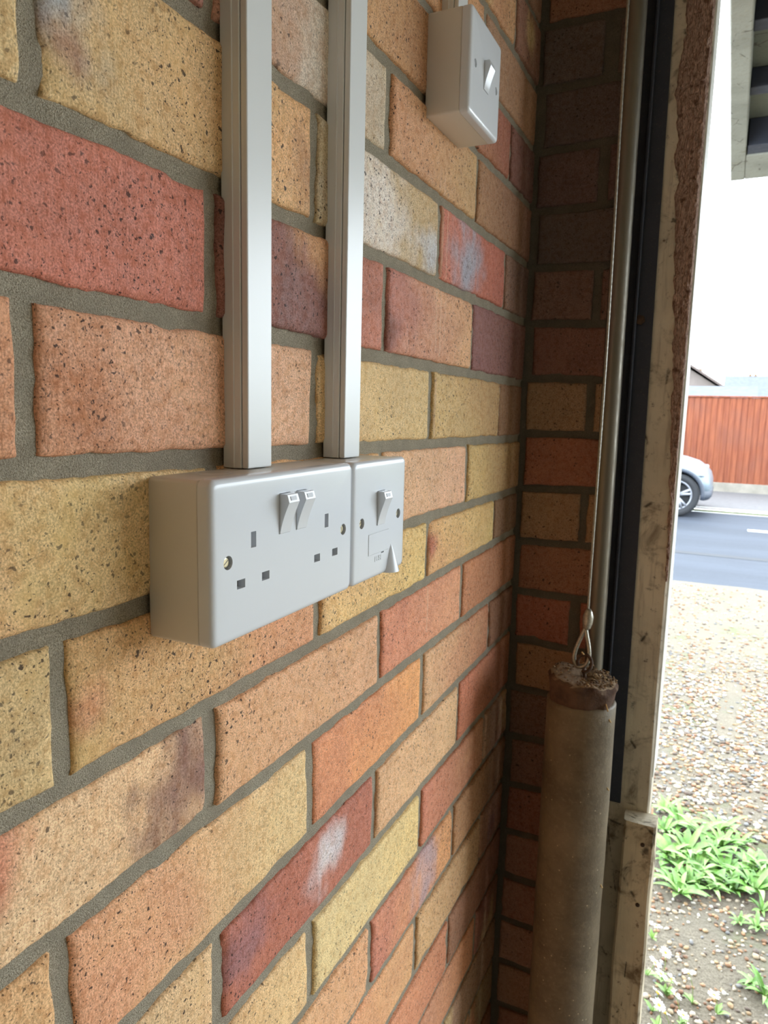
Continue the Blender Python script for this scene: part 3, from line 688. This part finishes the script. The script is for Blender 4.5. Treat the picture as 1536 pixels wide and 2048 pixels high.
for k in range(40):
    a = 2*PI*k/40; w = .0135*(.55-.45*math.cos(a)) ; eye.append((WX-.0005+w*math.sin(a)*1.02-.003*(1-math.cos(a))/2, WY-.002*(1-math.cos(a)), zf-.0215-.0255*(1-math.cos(a))))
tube('thimble_eye', eye, .0027, M['cable'], cb, 8, True, True)

# ------------------------------------------------------------------ outside: ground, road, fence
def slab(name, x0, x1, y0, y1, z, mat, label, th=.1, nx=1, ny=1, amp=0):
    V, Fc = [], []
    for j in range(ny+1):
        for i in range(nx+1):
            x, y = x0+(x1-x0)*i/nx, y0+(y1-y0)*j/ny; V.append((x, y, z+(amp*noise.noise(Vector((x*3, y*3, 0))) if amp else 0)))
    for j in range(ny):
        for i in range(nx): Fc.append((j*(nx+1)+i, j*(nx+1)+i+1, (j+1)*(nx+1)+i+1, (j+1)*(nx+1)+i))
    return tag(mk(name, V, Fc, mat, None, True), label, kind='structure')
GD = lambda y: CAM.y+(y-CAM.y)*H_CAM/1.305
slab('driveway', -9, 12, .966, GD(5.85), -.012, M['ground'], 'pale gritty gravel driveway', nx=210, ny=50, amp=.008)
slab('road', -60, 60, GD(5.85), GD(10.5), -.02, M['road'], 'pale grey tarmac road')
slab('road_repair_strip', -60, 60, GD(7.12), GD(7.26), -.018, M['seam'], 'darker seam along the tarmac road')
slab('gutter', -60, 60, GD(10.5), GD(10.78), -.018, M['moss'], 'mossy gutter line at the far road edge')
slab('kerb', -60, 60, GD(10.78), GD(11.0), -.012, M['kerb'], 'pale dropped kerb across the road')
slab('pavement', -60, 60, GD(11.0), GD(13.5), -.010, M['pave'], 'grey pavement below the fence')
slab('ground_beyond', -150, 150, GD(13.5), 160, -.03, M['moss'], 'ground behind the fence')
for i, x in enumerate((on(1495, 1060, 2, -.02).x,)):
    bm = bmesh.new(); box(bm, x, x+2.0, GD(8.99), GD(9.12), -.0195, -.016); o = bmk('road_dash', bm, M['line']); tag(o, 'white painted centre dash on the road', 'road marking')
FY = GD(13.5); FT = on(1450, 793, 1, FY).z
fe = empty('garden_fence', (0, FY, 0)); tag(fe, 'orange brown vertical board fence across the road', 'fence')
gb = 0.17
for i in range(3):
    x0 = -4.02+i*2.83-.0
    boxo('gravel_board', x0+.06, x0+2.77, FY, FY+.045, -.02, gb, M['gboard'], fe, .004, 1)
for i in range(4):
    x0 = -4.02+i*2.83-.06; boxo('fence_post', x0, x0+.11, FY-.03, FY+.08, -.02, FT-.03, M['gboard'], fe, .006, 1)
for i in range(78):
    x0 = -4.0+i*.108
    bm = bmesh.new(); vs = [(x0, FY+.006), (x0+.118, FY-.012), (x0+.118, FY-.002), (x0, FY+.018)]
    a = [bm.verts.new((x, y+.012, gb)) for x, y in vs]; b = [bm.verts.new((x, y+.012, FT-.02+random.uniform(-.006, .004))) for x, y in vs]
    for k in range(4): bm.faces.new((a[k], a[(k+1) % 4], b[(k+1) % 4], b[k]))
    bm.faces.new(a[::-1]); bm.faces.new(b); bmk('board', bm, M['fence'], fe)
boxo('capping_rail', -4.05, 4.45, FY-.02, FY+.06, FT-.018, FT+.012, M['fence'], fe, .004, 1)

# car parked along the far kerb, nose to the right
CX, CY = on(1422, 980, 1, GD(9.82)).x, GD(9.82)-.06
car = empty('parked_car', (CX-2.1, CY+.9, 0)); tag(car, 'pale silver car with grey wheel arches parked before the fence', 'car')
def loft_x(name, stations, mat, parent, n=24, p=3.2):
    V, Fc = [], []
    for (x, zb_, zt_, hw) in stations:
        cz, hh = (zb_+zt_)/2, (zt_-zb_)/2
        for k in range(n):
            a = 2*PI*k/n; ca, sa = math.cos(a), math.sin(a); f = (abs(ca)**p+abs(sa)**p)**(-1/p)
            V.append((x, CY+.9+hw*ca*f, cz+hh*sa*f))
    for j in range(len(stations)-1):
        for k in range(n): Fc.append((j*n+k, (j+1)*n+k, (j+1)*n+(k+1) % n, j*n+(k+1) % n))
    Fc.append(list(range(n))); Fc.append([(len(stations)-1)*n+k for k in range(n)][::-1])
    o = mk(name, V, Fc, mat, parent, True); autosmooth(o, 45); return o
st = [(0, .36, .50, .52), (-.03, .28, .61, .66), (-.10, .25, .69, .77), (-.22, .23, .775, .85), (-.42, .22, .835, .885), (-.75, .22, .89, .90), (-1.10, .22, .94, .90), (-1.5, .22, .99, .90), (-2.4, .22, 1.0, .90), (-3.4, .22, 1.0, .895), (-3.95, .25, .98, .86), (-4.15, .32, .90, .76), (-4.2, .42, .78, .60)]
body = loft_x('body', [(CX+a, b, c, d) for a, b, c, d in st], M['car'], car)
wheels = [CX-.47, CX-3.42]
cuts = []
for wx in wheels: cuts.append(tube('cut', [(wx, CY-.3, .325), (wx, CY+2.1, .325)], .352, None, None, 32))
boolean(body, cuts); autosmooth(body, 40)
loft_x('cabin', [(CX-1.05, .80, .86, .72), (CX-1.25, .82, 1.02, .74), (CX-1.75, .85, 1.38, .66), (CX-2.2, .85, 1.46, .64), (CX-3.1, .85, 1.44, .63), (CX-3.8, .85, 1.22, .66), (CX-4.05, .82, .95, .70)], M['car'], car)
for s, y in ((-1, CY+.168), (1, CY+1.632)):
    for x0, x1, x2, x3 in ((CX-1.42, CX-2.32, CX-2.32, CX-1.80), (CX-2.40, CX-3.62, CX-3.30, CX-2.40)):
        V = [(x0, y, .96), (x1, y, .96), (x2, y+.075*-s, 1.36), (x3, y+.075*-s, 1.36)]; mk('side_window', V+[(a, b+.01*-s, c) for a, b, c in V], [(0, 1, 2, 3), (4, 7, 6, 5), (0, 4, 5, 1), (1, 5, 6, 2), (2, 6, 7, 3), (3, 7, 4, 0)], M['glass'], car)
for wx in wheels:
    for side in (0, 1):
        y0 = CY+.005 if side == 0 else CY+1.795; sg = 1 if side == 0 else -1
        V, Fc = [], []; n = 36
        for (r, dy) in ((.222, .03), (.235, .006), (.30, .0), (.318, .02), (.325, .05), (.325, .17), (.31, .2), (.2, .2)):
            for k in range(n): V.append((wx+r*math.cos(2*PI*k/n), y0+sg*dy, .315+r*math.sin(2*PI*k/n)-.012))
        for j in range(7):
            for k in range(n): Fc.append((j*n+k, j*n+(k+1) % n, (j+1)*n+(k+1) % n, (j+1)*n+k))
        wh = mk('wheel', V, Fc, M['tyre'], car, True)
        bm = bmesh.new()
        r1 = bmesh.ops.create_cone(bm, cap_ends=True, segments=32, radius1=.225, radius2=.225, depth=.02); bmesh.ops.rotate(bm, matrix=Matrix.Rotation(PI/2, 3, 'X'), verts=bm.verts[:]); bmesh.ops.translate(bm, vec=(wx, y0+sg*.09, .303), verts=bm.verts[:])
        bmk('brake_disc', bm, M['tyre'], wh)
        tube('rim_ring', [(wx+.214*math.cos(2*PI*k/32), y0+sg*.03, .303+.214*math.sin(2*PI*k/32)) for k in range(32)], .016, M['rim'], wh, 8, True, True)
        for q in range(5):
            a = 2*PI*q/5+.3
            for da in (-.16, .16):
                c0 = Vector((wx+.04*math.cos(a), y0+sg*.035, .303+.04*math.sin(a))); c1 = Vector((wx+.21*math.cos(a+da), y0+sg*.025, .303+.21*math.sin(a+da))); tube('spoke', [c0, c1], [.026, .020], M['rim'], wh, 8)
        tube('hub_cap', [(wx, y0+sg*.06, .303), (wx, y0+sg*.018, .303)], .045, M['rim'], wh, 16)
        arc = []
        for k in range(19):
            a = PI*(-.06+1.12*k/18); arc.append((wx+.366*math.cos(a), y0+sg*.012, .32+.366*math.sin(a)))
        tube('arch_trim', arc, .030, M['clad'], car, 8)
loft_x('lower_bumper', [(CX+.012, .26, .36, .56), (CX-.03, .215, .40, .70), (CX-.085, .20, .42, .775)], M['clad'], car)
boxo('sill_trim', CX-3.05, CX-1.04, CY-.004, CY+.08, .21, .34, M['clad'], car, .02)
for y0, y1 in ((CY+.09, CY+.36), (CY+1.44, CY+1.71)):
    bm = bmesh.new(); box(bm, CX-.30, CX-.085, y0, y1, .60, .68, .02, 2); bmk('headlamp', bm, M['lamp'], car, True)

# ------------------------------------------------------------------ houses behind the fence
def house(x0, x1, y0, y1, eave, ridge, axis, wall, roof, label, chimney=None, wins=()):
    h = empty('house', ((x0+x1)/2, (y0+y1)/2, 0)); tag(h, label, 'house')
    if axis == 'y':      # gable faces the road
        xm = (x0+x1)/2; V = [(x0, y0, 0), (x1, y0, 0), (x1, y0, eave), (xm, y0, ridge), (x0, y0, eave)]; V += [(a, y1, c) for a, b, c in V]
        R4 = [((x0-.25, eave-.1), (xm, ridge+.12)), ((xm, ridge+.12), (x1+.25, eave-.1))]
    else:
        ym = (y0+y1)/2; V = [(x0, y0, 0), (x0, y1, 0), (x0, y1, eave), (x0, ym, ridge), (x0, y0, eave)]; V += [(x1, b, c) for a, b, c in V]
        R4 = [((y0-.25, eave-.1), (ym, ridge+.12)), ((ym, ridge+.12), (y1+.25, eave-.1))]
    mk('walls', V, [(0, 1, 2, 3, 4), (9, 8, 7, 6, 5)] + [(k, k+5, (k+1) % 5+5, (k+1) % 5) for k in range(5)], wall, h)
    for (a, za), (b, zb_) in R4:
        if axis == 'y': q = [(a, y0-.25, za), (b, y0-.25, zb_), (b, y1+.25, zb_), (a, y1+.25, za)]
        else: q = [(x0-.25, a, za), (x0-.25, b, zb_), (x1+.25, b, zb_), (x1+.25, a, za)]
        q2 = [(p[0], p[1], p[2]+.12) for p in q]; mk('roof_slope', q+q2, [(3, 2, 1, 0), (4, 5, 6, 7)] + [(k, (k+1) % 4, (k+1) % 4+4, k+4) for k in range(4)], roof, h)
    if chimney:
        cx, cy_, z0, z1 = chimney; ch = boxo('chimney', cx-.32, cx+.32, cy_-.3, cy_+.3, z0, z1, M['chim'], h, .02, 1)
        for s in (-.15, .15): tube('chimney_pot', [(cx+s, cy_, z1-.01), (cx+s, cy_, z1+.28)], [.10, .085], M['chim'], ch, 10)
    for (wx0, wx1, wz0, wz1) in wins:
        w = boxo('window', wx0, wx1, y0-.05, y0+.02, wz0, wz1, M['line'], h); boxo('pane', wx0+.08, wx1-.08, y0-.06, y0-.045, wz0+.08, wz1-.08, M['hglass'], w)
    return h
HY = 36.0
gA = on(1372, 733, 1, HY); gE = on(1397, 765, 1, HY)
house(gA.x-4.0, gA.x+4.0, HY, HY+8, gA.z-2.6, gA.z, 'y', M['hwall'], M['tileroof'], 'pale gabled house far off beside the door frame', (on(1393, 750, 1, HY+3).x, HY+3, gA.z-2.2, on(1393, 749, 1, HY+3).z), ((gA.x+.6, gA.x+2.2, .9, 2.0),))
b0 = on(1395, 776, 1, 27); b1 = on(1482, 776, 1, 27)
house(b0.x-1.5, b1.x+.3, 27, 31, b0.z-.62, b0.z-.1, 'x', M['hwall'], M['roof'], 'long low building with slate roof behind the fence', None, ((b0.x+.3, b0.x+1.1, .9, 1.7),))
HY = 47.0
c0 = on(1508, 765, 1, HY+2)
house(c0.x-1.4, c0.x+9, HY+1, HY+9, c0.z-1.5, c0.z+.3, 'x', M['hbrick'], M['roof'], 'brick house with square chimney behind the fence', (on(1505, 760, 1, HY+5).x, HY+5, c0.z-.6, on(1505, 757, 1, HY+5).z), ((c0.x+1, c0.x+2.4, .8, 2.0),))

# ------------------------------------------------------------------ gravel, weeds, daisies
N = 56000
gx = rng.uniform(-.9, 2.2, N); gy = 1.05+5.6*rng.random(N)**1.4
cols_p = np.array([lin(c) for c in ((148, 130, 104), (136, 102, 72), (162, 150, 131), (114, 80, 54), (104, 102, 100), (174, 168, 156), (140, 115, 82), (84, 70, 58))])
V = []; Fc = []; CC = []; cnt = 0
ivn = iv; nf = np.array(ifc)
keep = []
for i in range(N):
    x, y = gx[i], gy[i]; d = noise.noise(Vector((x*1.3, y*1.1, 4)))
    dens = sst(2.2, 2.65, y)*(1-sst(3.8, 4.9, y)*.72)
    dens = max(dens, .95 if y < 1.95*1.12 else 0); dens *= .75+.7*d
    if abs(x-(.39+.02*math.sin(y*5))) < .045 and 3.4 < y < 4.2: dens *= .1
    if rng.random() < dens: keep.append(i)
keep = np.array(keep); K = len(keep)
sz = rng.uniform(.004, .0115, K)*np.where(gy[keep] < 2.2, .7, 1.0); sx = sz*rng.uniform(.8, 1.6, K); sy = sz*rng.uniform(.7, 1.3, K); szz = sz*rng.uniform(.45, .8, K)
ang = rng.uniform(0, PI, K); ca, sa = np.cos(ang), np.sin(ang)
px_ = iv[None, :, 0]*sx[:, None]; py_ = iv[None, :, 1]*sy[:, None]; jit = rng.uniform(.82, 1.12, (K, len(iv)))
VX = gx[keep][:, None]+(px_*ca[:, None]-py_*sa[:, None])*jit; VY = gy[keep][:, None]+(px_*sa[:, None]+py_*ca[:, None])*jit; VZ = -.012+szz[:, None]*.45+iv[None, :, 2]*szz[:, None]*jit
zz = np.array([.008*noise.noise(Vector((gx[i]*3, gy[i]*3, 0))) for i in keep]); VZ = VZ+zz[:, None]
verts = np.stack([VX, VY, VZ], -1).reshape(-1, 3); faces = (nf[None]+np.arange(K)[:, None, None]*len(iv)).reshape(-1, 3)
pc = cols_p[rng.integers(0, len(cols_p), K)]; me = bpy.data.meshes.new('gravel'); me.from_pydata(verts.tolist(), [], faces.tolist()); me.materials.append(M['pebble'])
at = me.color_attributes.new('tint', 'FLOAT_COLOR', 'POINT'); c4 = np.ones((K*len(iv), 4)); c4[:, :3] = np.repeat(pc, len(iv), 0); at.data.foreach_set('color', c4.ravel())
me.polygons.foreach_set('use_smooth', [True]*len(me.polygons))
go = bpy.data.objects.new('gravel', me); COL.objects.link(go); tag(go, 'loose tan and brown gravel stones spread over the drive', 'gravel', kind='stuff')

def leaf_mesh(Ln, w, lift, mat):
    V, Fc = [], []; n = 7
    for i in range(n+1):
        t = i/n; r = w*math.sin(PI*min(.04+.96*t, 1)**.8)*.5+.0006; z = lift*math.sin(t*PI*.72)*Ln; x = Ln*t
        V += [(x, -r, z+.25*r), (x, 0, z-.1*r), (x, r, z+.25*r)]
    for i in range(n):
        for k in range(2): Fc.append((i*3+k, i*3+k+1, (i+1)*3+k+1, (i+1)*3+k))
    me = bpy.data.meshes.new('leaf'); me.from_pydata(V, [], Fc); me.materials.append(mat); me.polygons.foreach_set('use_smooth', [True]*len(me.polygons)); return me
leaves = [leaf_mesh(.08, .023, .22, M['leaf']), leaf_mesh(.095, .018, .28, M['leaf']), leaf_mesh(.07, .026, .2, M['leaf2']), leaf_mesh(.10, .016, .3, M['leaf2'])]
def gz(x, y): return -.012+.008*noise.noise(Vector((x*3, y*3, 0)))
spots = []
rw = random.Random(21)
for px, py in ((1330, 1660), (1362, 1650), (1398, 1668), (1440, 1660), (1475, 1690), (1335, 1705), (1375, 1700), (1418, 1712), (1452, 1735), (1500, 1725), (1340, 1755), (1380, 1760), (1425, 1770), (1470, 1775), (1510, 1775), (1350, 1725), (1330, 1620), (1490, 1750), (1395, 1735), (1360, 1780), (1530, 1745), (1445, 1690)):
    p = on(px, py, 2, 0.0); spots.append((p.x, p.y, rw.uniform(.85, 1.2), 13, 'strap leaved green weed in the patch on the gravel', 'weeds in the green patch'))
for px, py in ((1480, 1840), (1515, 1850), (1525, 1815), (1505, 1960), (1530, 1985)):
    p = on(px, py, 2, 0.0); spots.append((p.x, p.y, rw.uniform(.5, .72), 10, 'small flat weed on bare earth at the lower right of the drive', 'small weeds on bare earth'))
for k in range(5):
    spots.append((rw.uniform(.55, .95), rw.uniform(2.2, 2.5), rw.uniform(.8, 1.1), 11, 'strap leaved green weed in the patch on the gravel', 'weeds in the green patch'))
for (x, y, s, nl, lab, grp) in spots:
    r = empty('weed_plant', (x, y, gz(x, y))); tag(r, lab, 'weed', grp)
    for k in range(nl):
        o = bpy.data.objects.new('leaf', rw.choice(leaves)); COL.objects.link(o); o.parent = r; o.scale = (s*rw.uniform(.7, 1.15),)*3
        o.rotation_euler = (rw.uniform(-.2, .2), rw.uniform(-.42, .05), 2*PI*k/nl+rw.uniform(-.3, .3)); o.location = (0, 0, .002)
# daisies by the foot of the post
pm = bpy.data.meshes.new('petal'); V = [(.002, 0, 0), (.005, -.0011, .0006), (.009, -.0012, .001), (.0108, 0, .0008), (.009, .0012, .001), (.005, .0011, .0006)]; pm.from_pydata(V, [], [(0, 1, 2, 3, 4, 5)]); pm.materials.append(M['petal'])
cm = bpy.data.meshes.new('flower_centre'); bm = bmesh.new(); bmesh.ops.create_icosphere(bm, subdivisions=2, radius=.0032); bm.to_mesh(cm); bm.free(); cm.materials.append(M['yolk'])
for px, py in ((1313, 1852), (1331, 1905), (1322, 1948), (1345, 1958), (1316, 1985), (1378, 1945), (1330, 2025), (1366, 2030), (1310, 1925), (1352, 1990), (1318, 2010), (1428, 1990)):
    h = rw.uniform(.05, .09); p = on(px, py, 2, h); x, y = p.x, p.y; bx, by = x+rw.uniform(-.02, .02), y+rw.uniform(0, .03)
    r = empty('daisy', (bx, by, gz(bx, by))); tag(r, 'small white daisy with yellow centre growing at the foot of the door post', 'daisy', 'daisies by the door post')
    tube('stem', [(bx, by, gz(bx, by)), ((bx+x)/2+.004, (by+y)/2, h*.55), (x, y, h-.001)], .0009, M['stem'], r, 6)
    hd = empty('flower_head', Vector((x, y, h))-r.location); hd.parent = r; hd.rotation_euler = (rw.uniform(-.1, .8), rw.uniform(-.4, .4), rw.uniform(0, 3)); sc_ = rw.uniform(1.35, 1.8); hd.scale = (sc_,)*3
    for k in range(15):
        o = bpy.data.objects.new('petal', pm); COL.objects.link(o); o.parent = hd; o.rotation_euler = (0, rw.uniform(-.2, .15), 2*PI*k/15)
    o = bpy.data.objects.new('flower_centre', cm); COL.objects.link(o); o.parent = hd; o.scale = (1, 1, .6)
    for k in range(4):
        o = bpy.data.objects.new('leaf', leaves[2]); COL.objects.link(o); o.parent = r; o.scale = (rw.uniform(.3, .5),)*3; o.rotation_euler = (0, rw.uniform(-.7, -.1), rw.uniform(0, 6.28)); o.location = (0, 0, .002)
